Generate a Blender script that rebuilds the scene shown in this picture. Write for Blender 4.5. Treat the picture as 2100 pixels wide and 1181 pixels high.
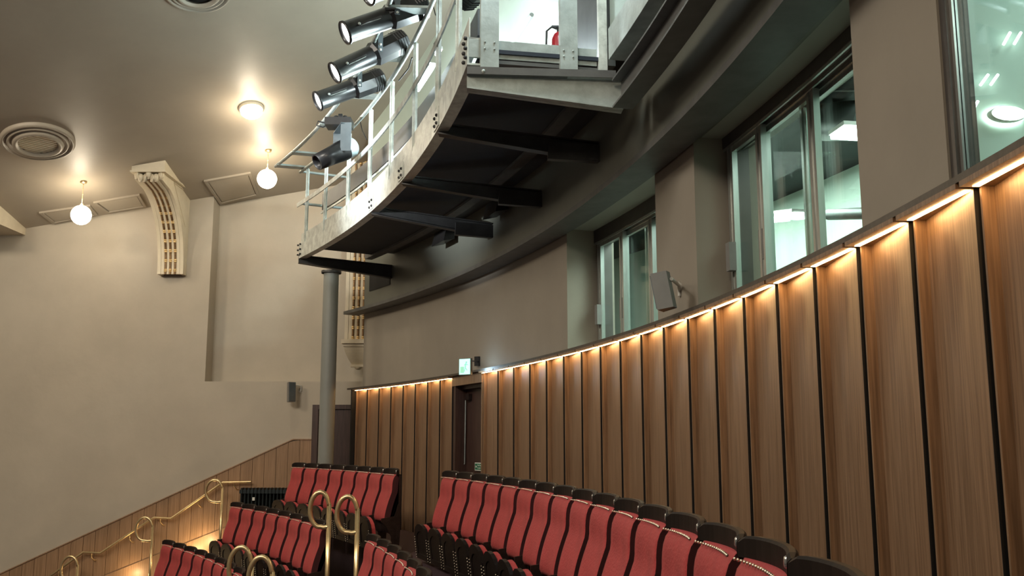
import bpy, bmesh, math, random
from mathutils import Vector, Matrix
random.seed(7)
for o in list(bpy.data.objects): bpy.data.objects.remove(o, do_unlink=True)
SC = bpy.context.scene
COL = SC.collection
pi, sin, cos, rad = math.pi, math.sin, math.cos, math.radians

# ------------------------------------------------------------------ camera
EYE, TH, F = 1.24, 0.16, 1975.0
cam = bpy.data.cameras.new('camera'); co = bpy.data.objects.new('camera', cam); COL.objects.link(co)
co.location = (0, 0, EYE); co.rotation_euler = (pi/2 + TH, 0, 0)
cam.sensor_width = 36; cam.lens = 36*F/2100; cam.clip_start = .05; cam.clip_end = 200
SC.camera = co
# ------------------------------------------------------------------ world, exposure
wd = bpy.data.worlds.new('world'); SC.world = wd; wd.use_nodes = True
wd.node_tree.nodes['Background'].inputs[0].default_value = (1.0, .86, .70, 1)
wd.node_tree.nodes['Background'].inputs[1].default_value = .07
SC.view_settings.view_transform = 'Standard'; SC.view_settings.look = 'None'
SC.view_settings.gamma = 1; SC.view_settings.exposure = 0.5
try: SC.view_settings.use_curve_mapping = False
except Exception: pass
# ------------------------------------------------------------------ house lights (lamps of the hall outside the frame)
def lamp(kind, loc, power, col, size=.3, aim=None, spot=None, blend=.5, sy=None):
    l = bpy.data.lights.new(kind.lower()+'_light', kind); l.energy = power; l.color = col
    if kind == 'AREA':
        l.size = size
        if sy: l.shape = 'RECTANGLE'; l.size_y = sy
    else: l.shadow_soft_size = size
    if spot: l.spot_size = rad(spot); l.spot_blend = blend
    o = bpy.data.objects.new(l.name, l); COL.objects.link(o); o.location = loc
    if aim: o.rotation_euler = (Vector(aim)-Vector(loc)).to_track_quat('-Z', 'Y').to_euler()
    return o
WARM, NEUT, COOL = (1, .84, .63), (1, .92, .80), (.80, .96, 1)
lamp('AREA', (-6.5, 3.0, 7.6), 470, NEUT, 3.0, (-5.5, 9, 0))
lamp('AREA', (-9.5, 9.0, 6.4), 380, WARM, 1.5, (-8.5, 12, 0))
lamp('AREA', (-2.5, -2.0, 6.5), 120, WARM, 2.0, (-1, 8, 1))
lamp('SPOT', (-8.0, 7.5, 3.9), 3700, (.93, .98, 1), .15, (-1.9, 11.2, 4.75), 24, 1.0)

# ------------------------------------------------------------------ geometry helpers
S = .87; CX, CY = -25.103*S, 2.9347*S
def ray(x, y):
    c, s = cos(TH), sin(TH); a = (x-1050)/F; u = (590.5-y)/F
    return Vector((a, c-u*s, s+u*c))
def atY(x, y, Y): r = ray(x, y); return r*(Y/r.y)+Vector((0, 0, EYE))
def atR(x, y, R):
    r = ray(x, y); a = r.x**2+r.y**2; b = -2*(r.x*CX+r.y*CY); c = CX*CX+CY*CY-R*R
    t = (-b+math.sqrt(max(0, b*b-4*a*c)))/2/a; return r*t+Vector((0, 0, EYE))
def zc(X, Y): return 5.545+.178*(X+5.24)+.21*(16.5-Y)          # sloping plaster ceiling
def atC(x, y):
    r = ray(x, y); k = r.z-.178*r.x+.21*r.y
    t = (zc(0, 0)-EYE)/k; return r*t+Vector((0, 0, EYE))
def pol(R, a, z=0): a = rad(a); return Vector((CX+R*cos(a), CY+R*sin(a), z))
def angof(p): return math.degrees(math.atan2(p[1]-CY, p[0]-CX))

class MB:
    def __init__(s): s.v = []; s.f = []; s.sm = []
    def add(s, vs, fs, smooth=False, M=None):
        n = len(s.v)
        s.v += [tuple(M @ Vector(v)) if M else tuple(v) for v in vs]
        s.f += [tuple(i+n for i in f) for f in fs]; s.sm += [smooth]*len(fs); return s
    def box(s, a, b, M=None):
        x0, y0, z0 = a; x1, y1, z1 = b
        return s.add([(x0,y0,z0),(x1,y0,z0),(x1,y1,z0),(x0,y1,z0),(x0,y0,z1),(x1,y0,z1),(x1,y1,z1),(x0,y1,z1)],
                     [(0,3,2,1),(4,5,6,7),(0,1,5,4),(1,2,6,5),(2,3,7,6),(3,0,4,7)], M=M)
    def quadprism(s, q, n):      # q: 4+ points, n: offset vector
        k = len(q); q = [Vector(p) for p in q]; n = Vector(n)
        return s.add(q+[p+n for p in q], [tuple(range(k))[::-1], tuple(range(k, 2*k))]+[(i, (i+1) % k, (i+1) % k+k, i+k) for i in range(k)])
    def arc(s, prof, a0, a1, n=24, smooth=False, caps=True):  # closed (R,z) profile swept round the hall's centre
        k = len(prof); vs = []; fs = []
        for i in range(n+1):
            a = a0+(a1-a0)*i/n
            vs += [pol(R, a, z) for R, z in prof]
        for i in range(n):
            for j in range(k):
                fs.append((i*k+j, i*k+(j+1) % k, (i+1)*k+(j+1) % k, (i+1)*k+j))
        if caps: fs += [tuple(range(k)), tuple(n*k+j for j in range(k))[::-1]]
        return s.add(vs, fs, smooth)
    def tube(s, pts, r, n=8, caps=True, r1=None):
        pts = [Vector(p) for p in pts]; m = len(pts); vs = []; fs = []
        t0 = (pts[1]-pts[0]).normalized(); up = Vector((0, 0, 1)) if abs(t0.z) < .9 else Vector((1, 0, 0))
        nrm = t0.cross(up).normalized()
        for i in range(m):
            t = (pts[min(i+1, m-1)]-pts[max(i-1, 0)]).normalized()
            nrm = (nrm-t*nrm.dot(t)).normalized(); b = t.cross(nrm)
            rr = r if r1 is None else r+(r1-r)*i/(m-1)
            vs += [pts[i]+(nrm*cos(2*pi*j/n)+b*sin(2*pi*j/n))*rr for j in range(n)]
        for i in range(m-1):
            fs += [(i*n+j, i*n+(j+1) % n, (i+1)*n+(j+1) % n, (i+1)*n+j) for j in range(n)]
        s.add(vs, fs, True)
        if caps: s.add(vs[:n], [tuple(range(n))[::-1]]); s.add(vs[-n:], [tuple(range(n))])
        return s
    def bar(s, p, q, w, h, up=(0, 0, 1)):       # rectangular bar p->q; w sideways, h along up
        p, q = Vector(p), Vector(q); d = (q-p).normalized(); up = Vector(up)
        sd = d.cross(up).normalized()*w/2; u = sd.normalized().cross(d).normalized()*h/2
        return s.add([p-sd-u, p+sd-u, p+sd+u, p-sd+u, q-sd-u, q+sd-u, q+sd+u, q-sd+u],
                     [(0,3,2,1),(4,5,6,7),(0,1,5,4),(1,2,6,5),(2,3,7,6),(3,0,4,7)])
    def lathe(s, prof, n=20, M=None, smooth=True):   # (r, z) profile about local z
        vs = []; fs = []
        for r, z in prof: vs += [(r*cos(2*pi*j/n), r*sin(2*pi*j/n), z) for j in range(n)]
        for i in range(len(prof)-1): fs += [(i*n+j, i*n+(j+1) % n, (i+1)*n+(j+1) % n, (i+1)*n+j) for j in range(n)]
        return s.add(vs, fs, smooth, M)
    def ball(s, c, r, n=6, m=4, sz=1.0):
        prof = [(max(1e-4, sin(pi*i/m))*r, -cos(pi*i/m)*r*sz) for i in range(m+1)]
        return s.lathe(prof, n, Matrix.Translation(Vector(c)))
    def build(s, name, mat, parent=None, loc=None, M=None):
        me = bpy.data.meshes.new(name); me.from_pydata(s.v, [], s.f); me.materials.append(mat)
        me.polygons.foreach_set('use_smooth', s.sm); me.update()
        bm = bmesh.new(); bm.from_mesh(me); bmesh.ops.recalc_face_normals(bm, faces=bm.faces); bm.to_mesh(me); bm.free()
        o = bpy.data.objects.new(name, me); COL.objects.link(o)
        if parent:
            o.parent = parent
            if parent.type == 'EMPTY' and s.world: o.matrix_parent_inverse = Matrix.LocRotScale(parent.location, parent.rotation_euler, None).inverted()
        if loc is not None: o.location = loc
        return o
    world = False
class WB(MB):          # the same, for shapes given in world coordinates under an Empty that stands elsewhere
    world = True
def tag(o, label=None, cat=None, group=None, kind=None):
    if label: o['label'] = label
    if cat: o['category'] = cat
    if group: o['group'] = group
    if kind: o['kind'] = kind
    return o
def thing(name, loc, label, cat, group=None, rz=0):
    o = bpy.data.objects.new(name, None); COL.objects.link(o); o.location = loc; o.rotation_euler = (0, 0, rz)
    o.empty_display_size = .1
    return tag(o, label, cat, group)
def copy_tree(o, parent=None):
    c = o.copy(); COL.objects.link(c)
    if parent: c.parent = parent
    for ch in list(o.children): copy_tree(ch, c)
    return c
def frame_to(p, d, up=(0, 0, 1)):          # matrix: local +z along d, at p
    d = Vector(d).normalized(); x = Vector(up).cross(d).normalized(); y = d.cross(x)
    m = Matrix((x, y, d)).transposed().to_4x4(); m.translation = Vector(p); return m

# ------------------------------------------------------------------ materials
def mat(name, col, rough=.5, metal=0, spec=None, emit=None, es=0, noise=0, nscale=8, bump=0, bscale=60, coat=0, stretch=None, sheen=0, rnd=0, col2=None):
    m = bpy.data.materials.new(name); m.use_nodes = True; nt = m.node_tree; b = nt.nodes['Principled BSDF']
    b.inputs['Base Color'].default_value = (*col, 1); b.inputs['Roughness'].default_value = rough; b.inputs['Metallic'].default_value = metal
    if spec is not None: b.inputs['Specular IOR Level'].default_value = spec
    if coat: b.inputs['Coat Weight'].default_value = coat; b.inputs['Coat Roughness'].default_value = .12
    if sheen: b.inputs['Sheen Weight'].default_value = sheen; b.inputs['Sheen Roughness'].default_value = .45; b.inputs['Sheen Tint'].default_value = (1, .55, .5, 1)
    if emit: b.inputs['Emission Color'].default_value = (*emit, 1); b.inputs['Emission Strength'].default_value = es
    if noise or bump or rnd:
        tc = nt.nodes.new('ShaderNodeTexCoord'); mp = nt.nodes.new('ShaderNodeMapping'); nt.links.new(tc.outputs['Object'], mp.inputs[0])
        if stretch: mp.inputs['Scale'].default_value = stretch
        src = mp.outputs[0]
        if rnd:
            oi = nt.nodes.new('ShaderNodeObjectInfo'); vm = nt.nodes.new('ShaderNodeVectorMath'); vm.operation = 'SCALE'
            cb = nt.nodes.new('ShaderNodeCombineXYZ'); nt.links.new(oi.outputs['Random'], cb.inputs[0]); nt.links.new(oi.outputs['Random'], cb.inputs[1]); nt.links.new(oi.outputs['Random'], cb.inputs[2])
            vm.inputs['Scale'].default_value = 37; nt.links.new(cb.outputs[0], vm.inputs[0])
            va = nt.nodes.new('ShaderNodeVectorMath'); nt.links.new(src, va.inputs[0]); nt.links.new(vm.outputs[0], va.inputs[1]); src = va.outputs[0]
    if noise or rnd:
        nz = nt.nodes.new('ShaderNodeTexNoise'); nz.inputs['Scale'].default_value = nscale; nz.inputs['Detail'].default_value = 5; nz.inputs['Roughness'].default_value = .6
        nt.links.new(src, nz.inputs['Vector'])
        cr = nt.nodes.new('ShaderNodeValToRGB'); nt.links.new(nz.outputs['Fac'], cr.inputs[0])
        lo = col2 if col2 else tuple(c*(1-noise) for c in col); hi = col if col2 else tuple(min(1, c*(1+noise)) for c in col)
        cr.color_ramp.elements[0].position = .35; cr.color_ramp.elements[1].position = .65
        cr.color_ramp.elements[0].color = (*lo, 1); cr.color_ramp.elements[1].color = (*hi, 1)
        out = cr.outputs[0]
        if rnd:
            hs = nt.nodes.new('ShaderNodeHueSaturation'); mr = nt.nodes.new('ShaderNodeMapRange')
            mr.inputs[3].default_value = 1-rnd; mr.inputs[4].default_value = 1+rnd
            nt.links.new(oi.outputs['Random'], mr.inputs[0]); nt.links.new(mr.outputs[0], hs.inputs['Value']); nt.links.new(out, hs.inputs['Color']); out = hs.outputs[0]
        nt.links.new(out, b.inputs['Base Color'])
    if bump:
        n2 = nt.nodes.new('ShaderNodeTexNoise'); n2.inputs['Scale'].default_value = bscale; n2.inputs['Detail'].default_value = 3; nt.links.new(src, n2.inputs['Vector'])
        bp = nt.nodes.new('ShaderNodeBump'); bp.inputs['Strength'].default_value = bump; bp.inputs['Distance'].default_value = .02
        nt.links.new(n2.outputs['Fac'], bp.inputs['Height']); nt.links.new(bp.outputs[0], b.inputs['Normal'])
    return m
def emis(name, col, s): return mat(name, (.8, .8, .8), .4, emit=col, es=s)
M = {}
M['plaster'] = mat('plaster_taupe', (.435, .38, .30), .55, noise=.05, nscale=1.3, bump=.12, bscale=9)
M['plaster_shaded'] = mat('plaster_taupe_shaded', (.30, .265, .215), .6, noise=.05, nscale=1.5, bump=.06, bscale=12)  # the taupe plaster, darkened for the weaker light on the curved wall
M['ceiling'] = mat('ceiling_paint', (.36, .31, .245), .44, noise=.06, nscale=.8, bump=.35, bscale=1.6)
M['olive'] = mat('dark_olive', (.135, .14, .115), .5, noise=.05, nscale=1.5, bump=.05, bscale=10)
M['grey_wall'] = mat('grey_green_paint', (.30, .315, .27), .6, noise=.05, nscale=1.5, bump=.05, bscale=10)
M['reveal'] = mat('reveal_paint', (.36, .37, .31), .5, noise=.03, nscale=2, bump=.04)
M['walnut'] = mat('walnut_panel', (.30, .185, .11), .38, noise=.3, nscale=3.0, stretch=(26, 26, .75), rnd=.07, bump=.05, bscale=30, col2=(.17, .10, .057))
M['oak'] = mat('oak_board', (.34, .205, .115), .42, noise=.3, nscale=2.5, stretch=(22, 22, .7), rnd=.07, bump=.04, bscale=30, col2=(.23, .135, .07))
M['darkwood'] = mat('dark_door_wood', (.055, .028, .022), .4, noise=.3, nscale=3, stretch=(18, 18, 1))
M['black'] = mat('black_gap', (.006, .005, .005), .8, noise=.2)
M['cap'] = mat('bronze_capping', (.10, .085, .07), .4, metal=.5, noise=.15, nscale=20)
M['steel'] = mat('painted_steel', (.42, .47, .45), .42, metal=.2, noise=.16, nscale=7, bump=.12, bscale=30)
M['steel_white'] = mat('scuffed_steel', (.60, .63, .58), .4, metal=.15, noise=.22, nscale=9, bump=.2, bscale=34)
M['steel_dark'] = mat('dark_steel', (.045, .045, .046), .45, metal=.3, noise=.2, nscale=6)
M['steel_grey'] = mat('grey_web_steel', (.12, .12, .115), .5, metal=.2, noise=.15, nscale=6)
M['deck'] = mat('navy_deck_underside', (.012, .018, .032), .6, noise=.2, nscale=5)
M['alu'] = mat('window_aluminium', (.55, .57, .55), .3, metal=.85, noise=.06, nscale=30, stretch=(1, 1, .1))
M['alu_dark'] = mat('dark_track', (.10, .09, .085), .4, metal=.5, noise=.1)
M['velvet'] = mat('crimson_velvet', (.42, .046, .047), .66, noise=.12, nscale=6, bump=.25, bscale=70, sheen=.08)
M['shadow_velvet'] = mat('shaded_velvet_side', (.06, .008, .010), .8, noise=.2)  # dark copy of the velvet, paints shade onto the cushion sides
M['mahogany'] = mat('dark_mahogany', (.012, .008, .007), .5, spec=.14, coat=.0, noise=.3, nscale=5, stretch=(4, 4, 1))
M['iron'] = mat('seat_iron', (.03, .018, .015), .4, metal=.4, noise=.3, nscale=30)
M['nail'] = mat('brass_nail', (.85, .72, .58), .28, metal=.9, noise=.1)
M['silver'] = mat('badge_silver', (.6, .6, .58), .25, metal=.9, noise=.1)
M['brass'] = mat('satin_brass', (.72, .55, .30), .33, metal=.85, noise=.1, nscale=14)
M['gold'] = mat('gilded_bead', (.80, .58, .28), .3, metal=.6, noise=.2, nscale=30)
M['reed'] = mat('bronze_reed', (.20, .115, .05), .4, metal=.5, noise=.3, nscale=20)
M['cream'] = mat('cream_plaster', (.62, .54, .40), .45, noise=.06, nscale=4, bump=.08, bscale=25)
M['radiator'] = mat('blackened_radiator', (.015, .022, .024), .45, metal=.3, noise=.2)
M['carpet'] = mat('plum_carpet', (.045, .022, .030), .9, noise=.25, nscale=60, bump=.2, bscale=200)
M['blackmetal'] = mat('black_lamp_housing', (.018, .018, .019), .34, metal=.3, noise=.2, nscale=12, coat=.2)
M['lampgrey'] = mat('grey_lamp_yoke', (.10, .12, .13), .4, metal=.3, noise=.1)
M['lampblue'] = mat('pale_lamp_dome', (.45, .55, .57), .35, metal=.2, noise=.1)
M['rubber'] = mat('black_cable', (.012, .012, .012), .6, noise=.1)
M['speaker'] = mat('speaker_grey', (.20, .195, .185), .5, noise=.05)
M['spkbracket'] = mat('white_bracket', (.62, .60, .55), .45, noise=.05)
M['column'] = mat('grey_column_paint', (.24, .25, .23), .45, noise=.04, nscale=3, bump=.05)
M['mint'] = mat('mint_room_wall', (.50, .62, .54), .6, noise=.05, nscale=2)
M['pale_mint'] = mat('white_backing_wall', (.40, .47, .41), .6, noise=.03, nscale=2)
M['blackceil'] = mat('black_room_ceiling', (.01, .012, .012), .7, noise=.2)
M['duct'] = mat('grey_duct', (.10, .115, .11), .45, metal=.4, noise=.1)
M['red'] = mat('extinguisher_red', (.30, .010, .018), .3, noise=.05)
M['green'] = mat('sign_green', (.0, .16, .07), .4, noise=.02)
M['white'] = mat('sign_white', (.75, .75, .70), .4, noise=.02)
M['mesh'] = mat('vent_shadow', (.035, .03, .025), .7, noise=.1)
M['led'] = emis('led_warm', (1, .60, .25), 26)
M['globe'] = emis('globe_glow', (1, .88, .66), 14)
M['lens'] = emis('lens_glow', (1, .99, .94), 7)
M['tube'] = emis('cool_tube', (.86, 1, .97), 30)
M['exit'] = emis('exit_face', (.30, .95, .78), 1.0)
M['exitgreen'] = emis('exit_figure', (.02, .55, .30), .7)
M['roomlamp'] = emis('room_panel_lamp', (.88, 1, .96), 9)
M['glint'] = emis('reflection_glow', (.9, 1, .97), 3)  # glow that imitates lamp reflections in the window glass
M['stair'] = emis('step_light', (1, .72, .38), 12)
g = bpy.data.materials.new('window_glass'); g.use_nodes = True; nt = g.node_tree; b = nt.nodes['Principled BSDF']
nt.nodes.remove(b); gl = nt.nodes.new('ShaderNodeBsdfGlossy'); gl.inputs['Roughness'].default_value = .01
tr = nt.nodes.new('ShaderNodeBsdfTransparent'); tr.inputs[0].default_value = (.90, .97, .94, 1); fr = nt.nodes.new('ShaderNodeLayerWeight'); fr.inputs[0].default_value = .5
pw = nt.nodes.new('ShaderNodeMath'); pw.operation = 'POWER'; pw.inputs[1].default_value = 4.0; nt.links.new(fr.outputs['Facing'], pw.inputs[0])
ml = nt.nodes.new('ShaderNodeMath'); ml.operation = 'MULTIPLY_ADD'; ml.inputs[1].default_value = .55; ml.inputs[2].default_value = .035; nt.links.new(pw.outputs[0], ml.inputs[0])
mx = nt.nodes.new('ShaderNodeMixShader'); nt.links.new(ml.outputs[0], mx.inputs[0]); nt.links.new(tr.outputs[0], mx.inputs[1]); nt.links.new(gl.outputs[0], mx.inputs[2])
nt.links.new(mx.outputs[0], nt.nodes['Material Output'].inputs[0]); M['glass'] = g

# ================================================================== STRUCTURE
SY = 16.5                                   # side wall plane
# floor terraces
fl = MB()
tiers = [(22.35, 24.4, 0), (21.48, 22.35, -.58), (20.5, 21.48, -1.15), (19.5, 20.5, -1.72), (12.0, 19.5, -2.3)]
for R0, R1, z in tiers: fl.arc([(R0, z-.6), (R1, z-.6), (R1, z), (R0, z)], -22, 47, 60)
tag(fl.build('floor', M['carpet']), kind='structure')
# ceiling
N = []
cm = MB(); xs = [-20, -14, -8, -4, 3.2]; ys = [-6, 0, 4, 8, 12, 16.95]
cm.add([(x, y, zc(x, y)) for y in ys for x in xs]+[(x, y, zc(x, y)+.2) for y in ys for x in xs],
       [(j*5+i, j*5+i+1, (j+1)*5+i+1, (j+1)*5+i) for j in range(5) for i in range(4)]+[(30+j*5+i, 30+j*5+i+1, 30+(j+1)*5+i+1, 30+(j+1)*5+i) for j in range(5) for i in range(4)])
tag(cm.build('ceiling', M['ceiling']), kind='structure')
# side wall with a tall niche
nl, nb = atY(420, 782, SY), 0
zn = nl.z; xn = nl.x; ND = .36
w = MB()
w.box((-20, SY, -3), (xn, SY+.6, 8.5)); w.box((xn, SY, -3), (3.5, SY+.6, zn))
w.box((xn, SY+ND, zn), (3.5, SY+.6, 8.5))
tag(w.build('wall_left', M['plaster']), kind='structure')
# rear wall (curved): plaster above the panelling, piers between the windows
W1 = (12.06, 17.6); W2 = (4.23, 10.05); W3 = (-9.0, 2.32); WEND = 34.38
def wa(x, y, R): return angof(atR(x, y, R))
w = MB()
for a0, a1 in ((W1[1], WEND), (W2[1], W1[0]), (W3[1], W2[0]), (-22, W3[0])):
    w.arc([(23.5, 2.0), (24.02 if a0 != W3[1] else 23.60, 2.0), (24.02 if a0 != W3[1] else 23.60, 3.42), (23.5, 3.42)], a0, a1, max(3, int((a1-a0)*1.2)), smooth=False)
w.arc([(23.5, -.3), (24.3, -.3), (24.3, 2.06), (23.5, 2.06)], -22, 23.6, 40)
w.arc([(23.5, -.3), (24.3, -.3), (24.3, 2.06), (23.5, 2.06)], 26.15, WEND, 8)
tag(w.build('wall_right', M['plaster_shaded']), kind='structure')
w = MB()
w.arc([(23.49, 3.41), (24.06, 3.41), (24.06, 4.2), (23.49, 4.2)], -22, WEND, 60)
tag(w.build('trim_1', M['reveal']), kind='structure')
# bulkhead above: face and its thin bottom ledge
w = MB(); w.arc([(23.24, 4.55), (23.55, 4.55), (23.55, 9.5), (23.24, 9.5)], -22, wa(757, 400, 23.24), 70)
tag(w.build('wall_back', M['pale_mint']), kind='structure')
w = MB(); w.arc([(23.235, 3.40), (23.55, 3.40), (23.55, 4.55), (23.235, 4.55)], -22, wa(748, 600, 23.24), 70)  # darker lower band of the bulkhead
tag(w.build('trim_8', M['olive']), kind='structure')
w = MB(); w.arc([(23.22, 3.35), (23.48, 3.35), (23.48, 3.40), (23.22, 3.40)], -22, 34.9, 70)
tag(w.build('trim_2', M['steel_grey']), kind='structure')
# capping over the panelling
w = MB(); w.arc([(23.36, 2.115), (23.53, 2.115), (23.53, 2.14), (23.36, 2.14)], -22, 35.1, 70)
tag(w.build('trim_3', M['cap']), kind='structure')
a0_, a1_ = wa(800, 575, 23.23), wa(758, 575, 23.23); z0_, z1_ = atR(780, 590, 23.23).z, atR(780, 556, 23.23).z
w = MB(); w.arc([(23.225, z0_), (23.24, z0_), (23.24, z1_), (23.225, z1_)], a0_, a1_, 2); tag(w.build('pocket_shade', M['black']), kind='structure')  # black plate paints the shade of the pocket where the far beam lands
# black backing behind the panels
GA0 = math.degrees(.6043); GS0 = math.degrees(.507/26.9273); GAP = math.degrees(1.1722/26.9273); GS1 = math.degrees(.574/26.9273)
edgesL = [GA0-i*GS0 for i in range(9)]; d0 = edgesL[-1]; d1 = d0-GAP
edgesR = [d1-i*GS1 for i in range(23)]
w = MB(); w.arc([(23.475, 0), (23.505, 0), (23.505, 2.115), (23.475, 2.115)], edgesR[-1], d1, 50)
w.arc([(23.475, 0), (23.505, 0), (23.505, 2.115), (23.475, 2.115)], d0, GA0+.15, 16)
w.arc([(23.365, 0), (23.5, 0), (23.5, 2.115), (23.365, 2.115)], GA0+.03, GA0+.12, 1)
back = tag(w.build('trim_4', M['black']), kind='structure')
# one panel bay: local x along the wall (+x to the far side), y out into the hall, z up, origin on R 23.475
def bay(wd_):
    g_ = .028; x0, x1 = -wd_/2+g_/2, wd_/2-g_/2; H = 2.115
    p = MB()
    # board: near edge flush forward, far edge set back
    q = [(x0, .075, 0), (x1, .012, 0), (x1, .075+.0, 0)]
    p.add([(x0, 0, .0), (x1-.012, 0, 0), (x1-.012, .004, 0), (x0, .056, 0), (x0, 0, H-.02), (x1-.012, 0, H-.02), (x1-.012, .004, H-.02), (x0, .056, H-.02)],
          [(0,3,2,1),(4,5,6,7),(0,1,5,4),(1,2,6,5),(2,3,7,6),(3,0,4,7)])
    fin = MB(); fin.box((x1-.012, 0, 0), (x1, .05, H-.02)); gp = MB(); gp.box((x0-.004, 0, 0), (x0-.0005, .057, H-.001))  # black strip paints shade on the board's unlit near edge
    so = MB(); so.box((x0, .0, H-.02), (x1, .118, H-.001))
    led = MB(); led.box((x0+.012, .057, H-.0222), (x1-.014, .080, H-.0195))
    return p, fin, so, led, gp
protos = {}
def place_bay(am, wd_, key):
    if key not in protos:
        p, fin, so, led, gp = bay(wd_)
        a = p.build('panel', M['walnut'], back); b1 = fin.build('panel_edge', M['walnut'], a); c1 = so.build('soffit_strip', M['walnut'], a); d1_ = led.build('led_strip', M['led'], a); gp.build('edge_shade', M['black'], a)
        protos[key] = a; c = a
    else: c = copy_tree(protos[key], back)
    c.location = pol(23.475, am, 0); c.rotation_euler = (0, 0, rad(am+90))
for i in range(8): place_bay((edgesL[i]+edgesL[i+1])/2, rad(GS0)*23.45, 'L')
for i in range(22): place_bay((edgesR[i]+edgesR[i+1])/2, rad(GS1)*23.45, 'R')

# ---- door in the panelled wall
dm = (d0+d1)/2
dr = tag(bpy.data.objects.new('door_1', None), kind='structure'); COL.objects.link(dr); dr.location = pol(23.475, dm); dr.rotation_euler = (0, 0, rad(dm+90))
hw = rad(GAP)*23.45/2
m = MB(); m.box((-hw+.01, -.03, 1.985), (hw-.01, .07, 2.11)); m.build('door_head', M['walnut'], dr)
m = MB(); m.box((hw-.09, -.11, 0), (hw-.012, .05, 1.985)); m.build('jamb', M['darkwood'], dr)
m = MB(); m.box((-hw+.01, -.11, 0), (-hw+.045, .06, 1.985)); m.build('jamb', M['walnut'], dr)
m = MB(); m.box((-hw+.03, -.15, 0), (hw-.09, -.11, 1.99)); lf = m.build('door_leaf', M['darkwood'], dr)
m = MB(); m.box((-hw+.045, -.108, 1.94), (hw-.09, -.03, 1.985)); m.build('door_lining', M['darkwood'], dr)
iD = Matrix.Rotation(-rad(dm+90), 3, 'Z'); m = MB(); m.tube([iD @ (atR(x, y, 23.56)-dr.location) for x, y in ((955, 812), (954, 880), (953, 950), (949, 958), (946, 968))], .007, 6); m.build('vertical_bar', M['steel'], lf)
m = MB(); m.box((.24, -.108, 1.80), (.36, -.06, 1.88)); m.build('closer_box', M['iron'], lf)
# ---- side wall door
dl, drr, zt = atY(640, 900, SY).x, atY(727, 900, SY).x+.25, atY(640, 830, SY).z
d2 = tag(bpy.data.objects.new('door_2', None), kind='structure'); COL.objects.link(d2); d2.location = ((dl+drr)/2, SY, 0)
hw2 = (drr-dl)/2
m = MB(); m.box((-hw2, -.05, 0), (-hw2+.10, .02, zt)); m.box((-hw2+.1, -.05, zt-.075), (hw2, .02, zt)); m.box((hw2-.08, -.05, 0), (hw2, .02, zt-.075)); m.build('door_frame', M['darkwood'], d2)
m = MB(); m.box((-hw2+.10, -.015, 0), (hw2-.08, .015, zt-.075)); l2 = m.build('door_leaf', M['darkwood'], d2)
m = MB(); m.ball((-hw2+.17, -.05, 1.05), .03, 10, 6); m.build('door_knob', M['brass'], l2)

# ---- windows: frames, sliding sashes, glass
def chord_box(b_, a0, a1, R0, R1, z0, z1): b_.arc([(R0, z0), (R1, z0), (R1, z1), (R0, z1)], a0, a1, max(1, int(abs(a1-a0)/.8)))
def window(name, W, Rf, stiles, zt, hz, k_=1.0):
    o = tag(bpy.data.objects.new(name, None), kind='structure'); COL.objects.link(o); o.location = pol(Rf, sum(W)/2, 2.1)
    f = WB(); e = .12
    chord_box(f, W[0]-.9, W[1]+1.0, Rf-.08, Rf+.10, zt, zt+.14); chord_box(f, W[0]-.9, W[1]+1.0, Rf-.08, Rf+.10, 2.0, 2.06)
    chord_box(f, W[1]-.16*k_, W[1]+(.3 if k_ == 1 else 0), Rf-.05*k_, Rf+.09*k_, 2.0, zt)
    f.build('window_frame', M['alu_dark'], o)
    tk = WB()
    for k in range(3): chord_box(tk, W[0]-.9, W[1]+.9, Rf-.075+k*.055, Rf-.062+k*.055, zt-.02, zt)
    tk.build('track', M['alu'], o)
    for i, (sl, sr, dR) in enumerate(stiles):
        s = WB(); R = Rf-.05+dR
        for a_, w_ in ((sl, .075*k_), (sr, .075*k_)):
            for k in (-1, 1): chord_box(s, a_+k*w_-.035*k_, a_+k*w_+.035*k_, R-.02*k_, R+.02*k_, 2.06, zt-.02)
            chord_box(s, a_-.04*k_, a_+.04*k_, R-.008*k_, R+.012*k_, 2.06, zt-.02)
        chord_box(s, sr, sl, R-.015, R+.015, zt-.06, zt-.02); chord_box(s, sr, sl, R-.015, R+.015, 2.06, 2.11)
        so = s.build('sash', M['alu'], o)
        gp = WB(); gp.arc([(R-.004, 2.1), (R+.004, 2.1), (R+.004, zt-.05), (R-.004, zt-.05)], sr, sl, max(2, int(abs(sl-sr)/.8))); gp.build('pane', M['glass'], so)
        if i < hz:
            h = WB(); chord_box(h, sl-.14, sl+.02, R-.07, R-.02, 2.42, 2.62); h.build('pull_handle', M['speaker'], so)
    return o
window('window_1', W1, 23.88, [(17.36, wa(1293, 600, 23.9), 0), (wa(1287, 600, 23.9), wa(1343, 600, 23.9), .055), (wa(1335, 600, 23.95), 12.2, .11)], 3.28, 2)
window('window_2', W2, 23.8, [(9.82, wa(1582, 450, 23.8), 0), (wa(1574, 450, 23.8), wa(1678, 450, 23.8), .055), (wa(1660, 450, 23.85), 4.3, .11)], 3.33, 2)
window('window_3', W3, 23.58, [(2.20, wa(1986, 260, 23.56), 0), (wa(1988, 260, 23.57), -4, .02), (-3.8, -9, .04)], 3.38, 0, .22)
w = MB(); w.arc([(23.51, 2.0), (23.60, 2.0), (23.60, 3.42), (23.51, 3.42)], 2.21, 2.32, 1)
tag(w.build('trim_5', M['alu_dark']), kind='structure')

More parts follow.
